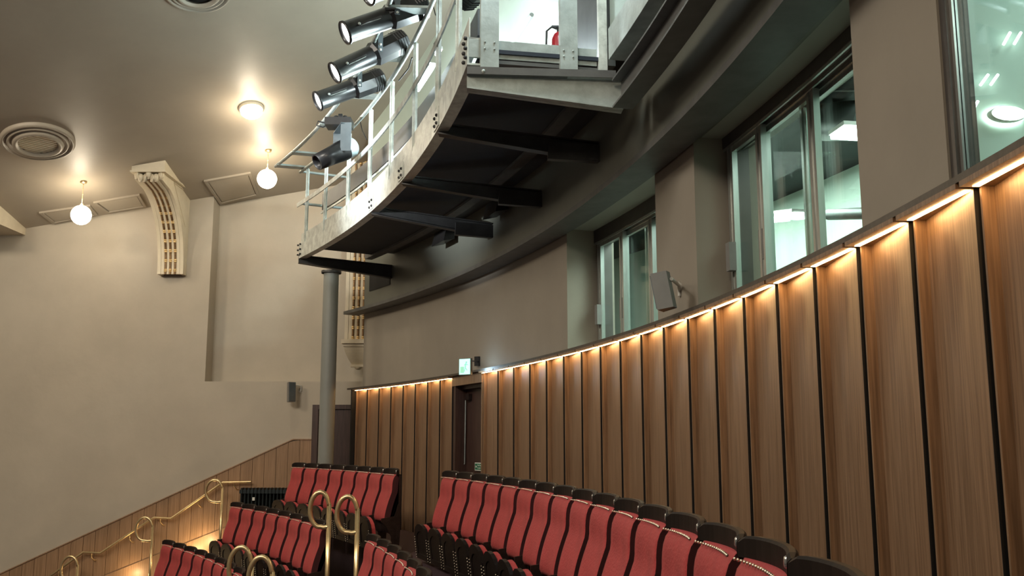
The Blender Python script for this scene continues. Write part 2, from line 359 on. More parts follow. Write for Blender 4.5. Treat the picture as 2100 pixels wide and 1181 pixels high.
# ---- rooms behind the windows
w = MB(); w.arc([(26.2, 1.2), (26.4, 1.2), (26.4, 4.4), (26.2, 4.4)], -22, 40, 40)
w.add([pol(24.02, 36, 1.2), pol(26.3, 36, 1.2), pol(26.3, 36, 4.4), pol(24.02, 36, 4.4)], [(0, 1, 2, 3)])
tag(w.build('wall_front', M['mint']), kind='structure')
w = MB()
q = [pol(23.61, 3.75, 1.2), pol(26.2, 3.75, 1.2), pol(26.2, 3.75, 4.2), pol(23.61, 3.75, 4.2)]
n_ = Vector((-sin(rad(3.75)), cos(rad(3.75)), 0))*.1; w.quadprism(q, n_)
tag(w.build('wall_partition', M['mint']), kind='structure')
w = MB(); w.arc([(24.0, 1.5), (26.3, 1.5), (26.3, 1.6), (24.0, 1.6)], -22, 40, 30); tag(w.build('floor_room', M['carpet']), kind='structure')
w = MB(); w.arc([(24.02, 4.0), (26.3, 4.0), (26.3, 4.1), (24.02, 4.1)], -22, 40, 30); tag(w.build('ceiling_room', M['blackceil']), kind='structure')

# ---- timber cladding on the side wall
cl = tag(bpy.data.objects.new('trim_6', None), kind='structure'); COL.objects.link(cl); cl.location = (-5, SY, 0)
A_, B_, C_ = atY(0, 1178, SY), atY(602, 902, SY), atY(640, 902, SY)
sl_ = (B_.z-A_.z)/(B_.x-A_.x)
def ztop(x): return B_.z if x > B_.x else B_.z+sl_*(x-B_.x)
x = C_.x; bw = .197
while x > -10.2:
    x0 = x-bw+.004
    m = WB(); m.quadprism([(x0, SY-.03, ztop(x0)-2.4), (x-.002, SY-.03, ztop(x)-2.4), (x-.002, SY-.03, ztop(x)), (x0, SY-.03, ztop(x0))], (0, .03, 0))
    m.build('board', M['oak'], cl); x -= bw
m = WB()
for p0, p1 in (((-10.2, ztop(-10.2)), (B_.x, B_.z)), ((B_.x, B_.z), (C_.x, B_.z))):
    m.quadprism([(p0[0], SY-.045, p0[1]), (p1[0], SY-.045, p1[1]), (p1[0], SY-.045, p1[1]+.018), (p0[0], SY-.045, p0[1]+.018)], (0, .045, 0))
m.build('top_bead', M['oak'], cl)
m = WB(); k0 = atY(405, 1104, SY-.04); k1 = atY(440, 1090, SY-.04); ks = (k1.z-k0.z)/(k1.x-k0.x)
m.quadprism([(-10, SY-.055, k0.z-1+ks*(-10-k0.x)), (-3.9, SY-.055, k0.z-1+ks*(-3.9-k0.x)), (-3.9, SY-.055, k0.z+ks*(-3.9-k0.x)), (-10, SY-.055, k0.z+ks*(-10-k0.x))], (0, .024, 0))
m.build('skirting_board', M['oak'], cl)

# ================================================================== CEILING FITTINGS
nC = Vector((-.178, .21, 1)).normalized()
def disc_frame(p): return frame_to(p, -nC, (0, 1, 0))
# vent rosette
pv = atC(78, 288)
wv = (atC(155, 288)-atC(0, 288)).length/2
t = thing('ceiling_vent', pv, 'round stepped plaster ceiling vent with a lattice centre', 'vent')
Md = disc_frame((0, 0, 0))
m = MB(); rr = [(1.0, -.02), (1.0, .03), (.96, .05), (.91, .05), (.89, .02), (.84, .02), (.82, .055), (.78, .06), (.74, .03), (.70, .03), (.68, .07), (.62, .085), (.56, .08), (.54, .05), (.52, .05)]
m.lathe([(r*wv, z*1.3) for r, z in rr], 48, Md); m.build('moulding', M['ceiling'], t)
m = MB(); m.lathe([(.001, .02), (.54*wv, .02), (.54*wv, .0)], 32, Md); m.build('vent_back', M['mesh'], t)
m = MB()
rin = .53*wv
for k in range(-5, 6):
    d = k*rin/5.5; h = math.sqrt(max(0, rin*rin-d*d))
    for sgn in (0, 1):
        ax = Md @ Vector((cos(pi/4+sgn*pi/2), sin(pi/4+sgn*pi/2), 0)); ay = Md @ Vector((-sin(pi/4+sgn*pi/2), cos(pi/4+sgn*pi/2), 0)); c = -nC*(.045+.012*sgn)
        m.bar(c+ay*d-ax*h, c+ay*d+ax*h, .028, .016, up=tuple(nC))
m.build('lattice', M['cream'], t)
# second rosette just entering at the top edge
p2 = atC(405, -22)
t = thing('ceiling_vent', p2, 'plaster ceiling ring barely entering the top edge of the view', 'vent')
m = MB(); m.lathe([(r*.42, z) for r, z in rr], 40, Md); m.build('moulding', M['ceiling'], t)
m = MB(); m.lathe([(.001, .02), (.23, .02), (.23, .0)], 24, Md); m.build('vent_back', M['mesh'], t)
# ceiling light
pd = atC(515, 221); wl = (atC(541, 221)-atC(489, 221)).length/2
t = thing('ceiling_light', pd, 'flush glass bowl ceiling light glowing alone above the pendants', 'light')
m = MB(); m.lathe([(wl*1.0, -.02), (wl*1.0, .03), (wl*.9, .045)], 28, Md); m.build('rim', M['cream'], t)
m = MB(); m.lathe([(wl*.92, .03), (wl*.85, .09), (wl*.6, .14), (wl*.3, .165), (.001, .17)], 28, Md); m.build('bowl', M['globe'], t)
lamp('POINT', pd-nC*.42, 22, WARM, .12)
# pendants
def pendant(xa, ya, xg, yg, lab):
    pg = None
    for k in range(60):                       # depth where the cord meets the ceiling above the globe
        Y = 11+k*.09; a = atY(xa, ya, Y)
        if a.z <= zc(a.x, a.y)+.002 and atY(xa, ya, Y+.09).z > zc(atY(xa, ya, Y+.09).x, Y+.09): break
    a.z = zc(a.x, a.y); gpt = Vector((a.x, a.y, atY(xg, yg, a.y).z)); R = 20.5/F*a.y
    t = thing('pendant_light', gpt, lab, 'light', 'globe pendants under the sloping ceiling')
    m = MB(); m.ball((0, 0, 0), R, 24, 14); m.build('globe', M['globe'], t)
    m = MB(); L = a.z-gpt.z; m.tube([(0, 0, R*.9), (0, 0, L)], .006, 6)
    for q in range(5): m.ball((0, 0, R+.03+q*(L-R)/5), .011, 6, 4)
    m.build('chain', M['brass'], t)
    m = MB(); m.lathe([(.001, L-.03), (.05, L-.02), (.06, L+.01)], 14); m.build('ceiling_rose', M['brass'], t)
    m = MB(); m.lathe([(.05, R*.9), (.035, R*.98), (.02, R*1.2), (.001, R*1.25)], 14); m.build('gallery', M['brass'], t)
    lamp('POINT', gpt+Vector((0, -.0, -R-.08)), 9, WARM, .1); lamp('POINT', gpt+Vector((0, -.05, R+.05)), 8, WARM, .1)
pendant(171, 378, 168, 441, 'glowing white globe pendant left of the plaster bracket, near the vent')
pendant(550, 309, 549, 367, 'glowing white globe pendant above the tall wall niche')
# raised plaster panels along the ceiling edge
for i, (q, lab) in enumerate((([(80, 434), (185, 419), (201, 438), (108, 456)], 'raised plaster ceiling panel behind the left globe pendant'),
                 ([(191, 413), (286, 397), (300, 421), (220, 434)], 'raised plaster ceiling panel just left of the bracket'),
                 ([(418, 369), (514, 352), (532, 398), (451, 417)], 'raised plaster ceiling panel at the corner of the niche'))):
    ps = [atC(*p) for p in q]; c = sum(ps, Vector())/4
    t = thing('ceiling_panel', c, lab, 'ceiling panel', 'plaster panels along the ceiling edge')
    m = MB()
    for k in range(4):
        a, b_ = ps[k]-c, ps[(k+1) % 4]-c; a2, b2 = a*.88, b_*.88
        m.quadprism([a, b_, b2, a2], -nC*.035)
    m.build('frame', M['ceiling'], t)
    m = MB(); m.quadprism([(p-c)*.84 for p in ps], -nC*.018); m.build('field', M['plaster'], t)

# ================================================================== PLASTER BRACKETS
def bracket(X0, X1, zb, depth, zcapf, name_label, straight=0, bottom=False):
    """X0..X1 across; bottom at zb on the wall; cove out to depth at the cap"""
    wd_ = X1-X0; xc = (X0+X1)/2; yw = SY
    t = thing('plaster_bracket', (xc, yw, zb), name_label, 'bracket', 'gilded plaster brackets on the side wall')
    capz = zcapf-.40; H = capz-zb-straight
    def prof(s):             # 0 bottom .. 1 cap
        return .16+(depth-.16)*(1-math.sqrt(max(0, 1-s**2.3)))
    n = 22; pts = [(prof(i/n), zb+straight+H*i/n) for i in range(n+1)]
    if straight: pts = [(.16, zb)]+pts
    # body side cheeks
    m = WB(); side = [(0, zb)]+pts+[(depth, zcapf-.26), (0, zcapf-.26)]
    for xa, xb in ((X0, X0+.06), (X1-.06, X1)):
        k = len(side); vs = [(xa, yw-d, z) for d, z in side]+[(xb, yw-d, z) for d, z in side]
        fs = [tuple(range(k)), tuple(range(k, 2*k))[::-1]]+[(i, (i+1) % k, (i+1) % k+k, i+k) for i in range(k)]
        m.add(vs, fs)
    # fluted front set a little back
    for i in range(len(pts)-1):
        (d0_, z0), (d1__, z1) = pts[i], pts[i+1]
        m.add([(X0+.06, yw-d0_+.03, z0), (X1-.06, yw-d0_+.03, z0), (X1-.06, yw-d1__+.03, z1), (X0+.06, yw-d1__+.03, z1)], [(0, 1, 2, 3)])
    # ridges between the reeds
    iw = wd_-.12
    for j in range(4):
        xa = X0+.06+iw*(.12+.76*j/3)-.02
        m_pts = [(xa+.02, yw-d+.018, z) for d, z in pts]
        for i in range(len(m_pts)-1): m.bar(m_pts[i], m_pts[i+1], .07, .03, up=(0, -1, .01))
    m.build('body', M['cream'], t)
    # cap block, top follows the ceiling slope
    m = WB(); yf = yw-depth-.05
    e = .045
    vs = []
    for (xx, yy) in ((X0-e, yw), (X1+e, yw), (X1+e, yf), (X0-e, yf)): vs.append((xx, yy, zcapf-.26))
    for (xx, yy) in ((X0-e, yw), (X1+e, yw), (X1+e, yf), (X0-e, yf)): vs.append((xx, yy, max(zcapf-.03, zc(xx, yy)+.02)))
    m.add(vs, [(0,3,2,1),(4,5,6,7),(0,1,5,4),(1,2,6,5),(2,3,7,6),(3,0,4,7)])
    m.box((X0-e-.02, yf-.02, zcapf-.285), (X1+e+.02, yw, zcapf-.255)); m.build('cap', M['cream'], t)
    # acanthus scroll under the cap
    m = WB(); 
    for j in range(7):
        fx = X0+wd_*(j+.5)/7; zz = zcapf-.35+.03*cos(j*2.1)
        m.ball((fx, yw-depth+.02-.03*(j % 2), zz), .055, 8, 6, 1.2)
        m.tube([(fx, yw-depth-.01, zz+.05), (fx+.03, yw-depth-.05, zz), (fx+.01, yw-depth-.02, zz-.07), (fx-.03, yw-depth+.01, zz-.05)], .016, 6)
    m.build('acanthus_scroll', M['cream'], t)
    for j in range(3):
        xr = X0+.06+iw*(.12+.76*(j+.5)/3)
        rp = [(xr, yw-d+.012, z) for d, z in pts]
        m = WB(); m.tube(rp, .025, 8); ro = m.build('reed', M['reed'], t)
        # gilded beads in pairs along the reed
        L = 0; m = WB(); nxt = .05
        for i in range(len(rp)-1):
            a, b_ = Vector(rp[i]), Vector(rp[i+1]); sl = (b_-a).length
            while nxt < L+sl:
                for dd in (0, .028): c = a+(b_-a)*((nxt-L+dd)/sl); m.ball(c, .033, 8, 5, .6)
                nxt += .17
            L += sl
        bo = m.build('beads', M['gold'], ro); bo['kind'] = 'stuff'
    # sunk side panel
    m = WB()
    tri = [(.18, zcapf-.3), (.18, zb+H*.62+straight), (depth*.62, zcapf-.3)]
    for k in range(3):
        (a, za), (b_, zb2) = tri[k], tri[(k+1) % 3]
        m.bar((X1+.004, yw-a, za), (X1+.004, yw-b_, zb2), .02, .02)
    m.build('side_moulding', M['cream'], t)
    if bottom:
        m = WB(); m.box((X0-.04, yw-.24, zb-.04), (X1+.04, yw, zb+.03)); m.box((X0-.015, yw-.2, zb-.09), (X1+.015, yw, zb-.04))
        for i in range(6):
            s0 = i/6; s1 = (i+1)/6; k0_ = 1-.55*s0**1.6; k1_ = 1-.55*s1**1.6
            m.add([(xc-wd_/2*k0_, yw-.18*k0_, zb-.09-.30*s0), (xc+wd_/2*k0_, yw-.18*k0_, zb-.09-.30*s0), (xc+wd_/2*k1_, yw-.18*k1_, zb-.09-.30*s1), (xc-wd_/2*k1_, yw-.18*k1_, zb-.09-.30*s1),
                   (xc-wd_/2*k0_, yw, zb-.09-.30*s0), (xc+wd_/2*k0_, yw, zb-.09-.30*s0), (xc+wd_/2*k1_, yw, zb-.09-.30*s1), (xc-wd_/2*k1_, yw, zb-.09-.30*s1)],
                  [(0,1,2,3),(0,4,7,3),(1,5,6,2),(3,2,6,7)])
        m.box((xc-wd_*.27, yw-.11, zb-.43), (xc+wd_*.27, yw, zb-.39)); m.ball((xc, yw-.05, zb-.44), .06, 12, 6, .6)
        m.build('corbel_foot', M['cream'], t)
    return t
xr_ = atY(375, 562, SY-.16).x; xl_ = atY(322, 562, SY-.16).x; zb_ = atY(345, 562, SY-.16).z
bracket(xl_, xr_, zb_, 1.36, 5.86, 'large gilded plaster bracket projecting beneath the ceiling beside the niche')
xl_ = atY(706, 700, SY-.16).x; zb_ = atY(706, 700, SY-.16).z
bracket(xl_, xl_+.46, zb_, .42, atY(735, 262, SY-.42).z, 'long gilded plaster bracket seen behind the lighting bridge and column', straight=1.9, bottom=True)
# plaster box beam at the left edge
xb_ = atY(52, 478, SY).x; m = MB()
za = zc(xb_, SY); zl = atY(52, 482, SY).z
m.add([(xb_, SY, zl), (xb_-3, SY, zl-.05), (xb_-3, SY-1.5, zl-.0), (xb_-.0, SY-1.5, zl+.0), (xb_, SY, za+.05), (xb_-3, SY, za+.05), (xb_-3, SY-1.5, za+.3), (xb_, SY-1.5, za+.5)],
      [(0,3,2,1),(4,5,6,7),(0,1,5,4),(1,2,6,5),(2,3,7,6),(3,0,4,7)])
tag(m.build('trim_7', M['cream']), kind='structure')

# ================================================================== COLUMN
pc = atR(680, 545, 22.85)
t = thing('steel_column', (pc.x, pc.y, 0), 'slim round grey column rising from the seats to the bridge', 'column')
m = MB(); m.lathe([(.122, 0), (.122, 3.98)], 28); m.build('shaft', M['column'], t)
m = MB(); m.lathe([(.16, 3.96), (.16, 4.0), (.001, 4.0)], 28); m.build('cap_plate', M['steel_dark'], t)
m = MB(); m.lathe([(.17, 0), (.17, .03), (.12, .05)], 28); m.build('base_plate', M['column'], t)

# ================================================================== LIGHTING BRIDGE
RB, ZB, ZT = 21.89, 3.93, 4.14
AN, AF = 10.6, 31.35
BR = thing('lighting_bridge', pol(22.4, 21, 3.93), 'curved steel lighting bridge with railing hung along the rear wall', 'bridge')
m = WB(); m.arc([(RB, ZB), (RB+.10, ZB), (RB+.10, ZB+.014), (RB+.014, ZB+.014), (RB+.014, ZT-.014), (RB+.10, ZT-.014), (RB+.10, ZT), (RB, ZT)], AN, AF, 40); m.build('outer_channel', M['steel_white'], BR)
m = WB(); m.arc([(RB+.012, ZT), (RB+.022, ZT), (RB+.022, ZT+.15), (RB+.012, ZT+.15)], AN, AF-.15, 40); m.build('kick_plate', M['steel_white'], BR)
m = WB(); m.arc([(22.88, 4.0), (23.0, 4.0), (23.0, 4.16), (22.88, 4.16)], AN, AF-.3, 40); m.build('inner_channel', M['steel_grey'], BR)
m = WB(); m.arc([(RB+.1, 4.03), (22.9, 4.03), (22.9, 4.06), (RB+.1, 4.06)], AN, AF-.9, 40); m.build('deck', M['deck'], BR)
m = WB(); m.arc([(23.0, 4.07), (23.234, 4.07), (23.234, 4.09), (23.0, 4.09)], AN, AF-1, 40); m.build('light_blocker', M['steel_dark'], BR)  # added strip, stops bridge lamp light leaking onto the bulkhead below
m = WB(); m.arc([(23.1, 4.02), (23.234, 4.02), (23.234, 4.035), (23.1, 4.035)], -6, AN, 20); m.build('light_blocker', M['steel_dark'], BR)  # the same added light stop, beyond the near end
# radial cantilevers: (tip angle, root angle, root R)
def radial(a0, a1, R0, R1, zt0, zb0, zt1, zb1, th, mt, nm, flange=.10):
    p0, p1 = pol(R0, a0), pol(R1, a1); d = (p1-p0).normalized(); sd = Vector((-d.y, d.x, 0))
    m = WB(); q = [Vector((p0.x, p0.y, zb0)), Vector((p1.x, p1.y, zb1)), Vector((p1.x, p1.y, zt1)), Vector((p0.x, p0.y, zt0))]
    m.quadprism([v-sd*th/2 for v in q], sd*th)
    for za, zb in ((zb0, zb1), (zt0-.012, zt1-.012)):
        f = [Vector((p0.x, p0.y, za)), Vector((p1.x, p1.y, zb))]
        m.quadprism([f[0]-sd*flange/2, f[0]+sd*flange/2, f[1]+sd*flange/2, f[1]-sd*flange/2], (0, 0, .012))
    m.build(nm, mt, BR)
radial(AN, AN-.35, RB, 23.0, 3.86, 3.735, 3.84, 3.60, .012, M['steel'], 'end_beam')
for a_t, a_r in ((14.65, 13.6), (19.15, 17.7), (22.9, 21.6)):
    radial(a_t, a_r, RB+.02, 23.235, 4.0, 3.90, 3.80, 3.63, .012, M['steel_dark'], 'cantilever_beam')
    c = pol(23.1, a_r+.05, 3.72)
    m = WB(); d = (pol(23.2, a_r)-pol(22.6, a_r+.3)).normalized(); m.bar(c-d*.30+Vector((0, 0, -.0)), c+d*.15+Vector((0,0,-.02)), .07, .15); m.build('root_bracket', M['steel_dark'], BR)
radial(AF, 30.5, RB, 23.235, 3.98, 3.86, 3.90, 3.70, .014, M['steel_dark'], 'cantilever_beam')
# angle trimming on top of the end beam
m = WB(); m.bar(pol(RB, AN, 3.868), pol(22.95, AN-.35, 3.86), .10, .055); m.build('end_angle', M['steel_grey'], BR)
# bolts on channel joints
m = WB()
for a in (AF-.1, 22.75, 19.1, 14.6, AN+.15):
    for da in (-.13, .13):
        for z in (ZB+.055, ZB+.125, ZB+.2 if a > 30 or a < 11 else ZB+.125): 
            c = pol(RB-.012, a+da, z); m.ball(c, .016, 8, 4)
bo = m.build('bolts', M['steel_dark'], BR); bo['kind'] = 'stuff'
m = WB()
for R in (22.0, 22.09, 22.585, 22.67):
    n = Vector((-sin(rad(AN)), cos(rad(AN)), 0)); m.ball(pol(R, AN, 3.862)-n*.06, .016, 8, 5)
for R, z in ((22.015, 4.10), (22.085, 4.10), (22.015, 4.05), (22.085, 4.05), (22.6, 4.08), (22.67, 4.08), (22.67, 4.035), (22.6, 4.035)):
    m.ball(pol(R, AN, z)-n*.028, .008, 6, 4)
bo = m.build('end_bolts', M['steel'], BR); bo['kind'] = 'stuff'
# splice plates
for a in (22.75, 19.1, 14.6): m = WB(); m.arc([(RB-.008, ZB+.02), (RB, ZB+.02), (RB, ZT-.02), (RB-.008, ZT-.02)], a-.28, a+.28, 1); m.build('splice_plate', M['steel_white'], BR)
# railing posts
for a in (30.75, 28.55, 25.85, 23.25, 20.65, 17.75, 14.8, 12.15):
    p0, p1 = pol(RB+.02, a, ZT-.03), pol(RB+.02, a, 5.24)
    m = WB(); n = pol(1, a)-pol(0, a); m.bar(p0, p1, .012, .05, up=tuple(n)); n2 = Vector((-n.y, n.x, 0))
    m.bar(p0, p1, .055, .012, up=tuple(n)); m.build('post', M['steel_white'], BR)
# far end double posts and end rail
for R in (22.15, 22.45, 22.75):
    m = WB(); m.bar(pol(R, AF, ZT), pol(R, AF, 5.2), .05, .05); m.build('post', M['steel'], BR)
m = WB(); m.arc([(RB-.005, 4.735), (RB+.01, 4.735), (RB+.01, 4.80), (RB-.005, 4.80)], 11.2, 31.75, 40); m.build('mid_rail', M['steel_white'], BR)
def arcpts(R, a0, a1, z, n=30): return [pol(R, a0+(a1-a0)*i/n, z) for i in range(n+1)]
m = WB(); m.tube(arcpts(RB, 6.5, 31.5, 5.26), .024, 10); m.build('top_rail', M['steel'], BR)
m = WB(); m.tube([pol(RB, 31.4, 5.26), pol(22.9, 31.2, 5.26)], .022, 8); m.tube([pol(RB, 31.4, 4.77), pol(22.9, 31.2, 4.77)], .022, 8); m.build('end_rail', M['steel'], BR)
# inner side: cable tray, inner railing, lower cable duct
m = WB(); m.arc([(22.70, 4.42), (22.74, 4.42), (22.74, 4.66), (22.70, 4.66)], 15.5, 30.8, 36); m.arc([(22.5, 4.40), (22.74, 4.40), (22.74, 4.42), (22.5, 4.42)], 15.5, 30.8, 36); m.build('cable_tray', M['steel_dark'], BR)
m = WB(); m.arc([(22.48, 4.36), (22.495, 4.36), (22.495, 4.44), (22.48, 4.44)], 15.5, 30.8, 36); m.build('tray_lip', M['steel_white'], BR)
m = WB(); m.arc([(22.16, 4.66), (22.20, 4.66), (22.20, 4.90), (22.16, 4.90)], 13.5, 30.9, 36); m.build('cable_tray', M['steel_dark'], BR)
m = WB(); m.arc([(22.145, 4.60), (22.16, 4.60), (22.16, 4.63), (22.145, 4.63)], 13.5, 30.9, 36); m.build('tray_lip', M['steel_white'], BR)
m = WB(); m.arc([(22.86, 4.14), (22.90, 4.14), (22.90, 4.36), (22.86, 4.36)], 15, 30.9, 36); m.build('inner_kick_plate', M['steel_grey'], BR)
for i in range(7):
    a = 29.8-i*2.3; m = WB(); m.bar(pol(22.88, a, 4.1), pol(22.88, a, 5.3), .05, .05); m.build('inner_post', M['steel_grey'], BR)
m = WB(); m.tube(arcpts(22.86, 15.5, 30.8, 5.28), .022, 8); m.build('inner_rail', M['steel'], BR)
# outrigger ladder carrying the lamps
m = WB(); m.tube(arcpts(21.52, 5, 31.6, 5.30, 36), .024, 10); m.build('lamp_bar', M['steel'], BR)
for a in (31.3, 29.35, 25.75, 22.6, 19.4, 16.2, 13.0):
    m = WB(); p0, p1 = pol(21.50, a, 5.285), pol(RB+.02, a-.25, 5.285); m.bar(p0, p1, .14, .025)
    m.build('outrigger_plate', M['steel'], BR)
# near end frame
n = Vector((-sin(rad(AN)), cos(rad(AN)), 0))
def endbar(R0, R1, z0, z1, th, nm, mt, off=0):
    m = WB(); q = [pol(R0, AN, z0), pol(R1, AN, z0), pol(R1, AN, z1), pol(R0, AN, z1)]
    m.quadprism([v-n*(th/2-off) for v in q], n*th); m.build(nm, mt, BR)
endbar(21.985, 22.118, 3.885, 5.3, .05, 'end_post', M['steel']); endbar(22.575, 22.705, 3.875, 5.3, .05, 'end_post', M['steel']); endbar(22.868, 22.932, 3.90, 5.3, .04, 'end_post', M['steel_white'])
endbar(21.90, 21.985, 3.99, 4.14, .02, 'end_kick_plate', M['steel'], .01); endbar(22.118, 22.575, 3.995, 4.134, .012, 'end_kick_plate', M['steel'], .02); endbar(22.705, 22.86, 3.995, 4.125, .012, 'end_kick_plate', M['steel'], .02)
endbar(22.118, 22.575, 3.958, 3.985, .05, 'end_sill', M['steel_grey'], .04); endbar(22.705, 22.9, 3.955, 3.98, .05, 'end_sill', M['steel_grey'], .04)
# ring beams running on along the wall towards the viewer
m = WB(); m.arc([(22.93, 4.02), (23.1, 4.02), (23.1, 4.035), (22.945, 4.035), (22.945, 4.26), (22.93, 4.26)], -6, AN-.15, 24); m.build('upper_ring_channel', M['steel'], BR)
m = WB(); m.arc([(22.91, 3.60), (23.06, 3.60), (23.06, 3.615), (22.99, 3.615), (22.99, 3.80), (23.06, 3.80), (23.06, 3.815), (22.91, 3.815), (22.91, 3.80), (22.978, 3.80), (22.978, 3.615), (22.91, 3.615)], -6, AN-.5, 24); m.build('lower_ring_beam', M['steel_grey'], BR)

# work lights on the bridge
def tubelight(a, b_, lab):
    t = thing('tube_light', (a+b_)/2, lab, 'light'); dz = Vector((0, 0, .035))
    m = WB(); m.bar(a+dz, b_+dz, .07, .03); m.build('batten', M['white'], t)
    m = WB(); m.tube([a, b_], .022, 10); m.build('tube', M['tube'], t)
tubelight(atR(857, 184, 22.13), atR(887, 138, 22.13), 'glowing white tube light slung inside the bridge railing')
tubelight(atR(896, 112, 22.13), atR(901, 104, 22.13), 'small bright work lamp nearer the steel end frame')
tubelight(pol(22.55, 9.5, 5.75), pol(22.55, 7.5, 5.75), 'work tube glowing at the top edge behind the end frame')
lamp('POINT', pol(22.55, 17.6, 4.95), 150, COOL, .12); lamp('POINT', pol(22.6, 22.0, 5.1), 120, COOL, .1); lamp('POINT', pol(22.7, 14.2, 6.1), 12, COOL, .12)
lamp('AREA', pol(22.3, 9.0, 5.6), 22, COOL, .5, pol(22.0, 12, 3.6))
a0_, a1_ = angof(atR(1176, 60, 23.2)), angof(atR(1242, 60, 23.2))
m = MB(); m.arc([(23.19, 4.3), (23.24, 4.3), (23.24, 6.6), (23.19, 6.6)], a1_, a0_, 4); tag(m.build('steel_hatch', M['steel_dark']), 'dark grey steel hatch on the wall right of the white backing', 'hatch')
# fire extinguisher behind the end frame
pe = atY(1147, 98, 7.25); pe.z -= .17
t = thing('fire_extinguisher', pe, 'red fire extinguisher with black hose behind the end frame post', 'extinguisher')
m = MB(); m.lathe([(.001, 0), (.055, .005), (.06, .03), (.06, .24), (.045, .28), (.02, .30)], 18); m.build('cylinder', M['red'], t)
m = MB(); m.lathe([(.02, .30), (.02, .34), (.001, .345)], 10); m.box((-.06, -.01, .34), (.03, .01, .355)); m.build('valve', M['blackmetal'], t)
m = MB(); m.tube([(-.02, 0, .33), (-.06, 0, .345), (-.10, 0, .31), (-.105, 0, .16)], .009, 8); m.tube([(-.105, 0, .16), (-.105, 0, .06)], .018, 8); m.build('hose', M['rubber'], t)
# small black box fixtures tucked under the bulkhead
for (x, y), lab in (((912, 487), 'small black box fixture on the dark bulkhead under the bridge, farther one'), ((1020, 428), 'small black box fixture on the dark bulkhead under the bridge, nearer one')):
    c = atR(x, y, 23.12); a_ = angof(c); t = thing('bulkhead_fixture', c, lab, 'lamp', 'black fixtures under the bridge', rad(a_+90))
    m = MB(); m.add([(-.22, .10, -.09), (.22, .10, -.09), (.20, -.06, -.05), (-.20, -.06, -.05), (-.22, .06, .09), (.22, .06, .09), (.20, -.06, .07), (-.20, -.06, .07)], [(0,3,2,1),(4,5,6,7),(0,1,5,4),(1,2,6,5),(2,3,7,6),(3,0,4,7)]); m.build('housing', M['blackmetal'], t)
    m = MB(); m.bar((0, -.06, .02), (0, -.12, .06), .12, .03); m.build('wall_bracket', M['speaker'], t)
# loose cables
for k, pts in enumerate(([(884, -5, 22.3), (893, 30, 22.3), (905, 45, 22.3), (903, 70, 22.3), (890, 90, 22.3)], [(739, 250, 22.1), (743, 268, 22.1), (752, 286, 22.1)],
                         [(805, 252, 22.2), (808, 290, 22.2), (815, 303, 22.2)], [(845, 118, 21.75), (838, 140, 21.8), (818, 165, 21.85)])):
    m = MB(); m.tube([atR(x, y, R) for x, y, R in pts], .007, 6)
    tag(m.build('cable', M['rubber']), ['black cable hanging beside the bright pale wall near the top of the bridge', 'thin black cable dangling in front of the gilded bracket head', 'black cable dropping to the bridge deck between two posts', 'black cable looping behind the middle spotlights'][k], 'cable', 'cables on the bridge')

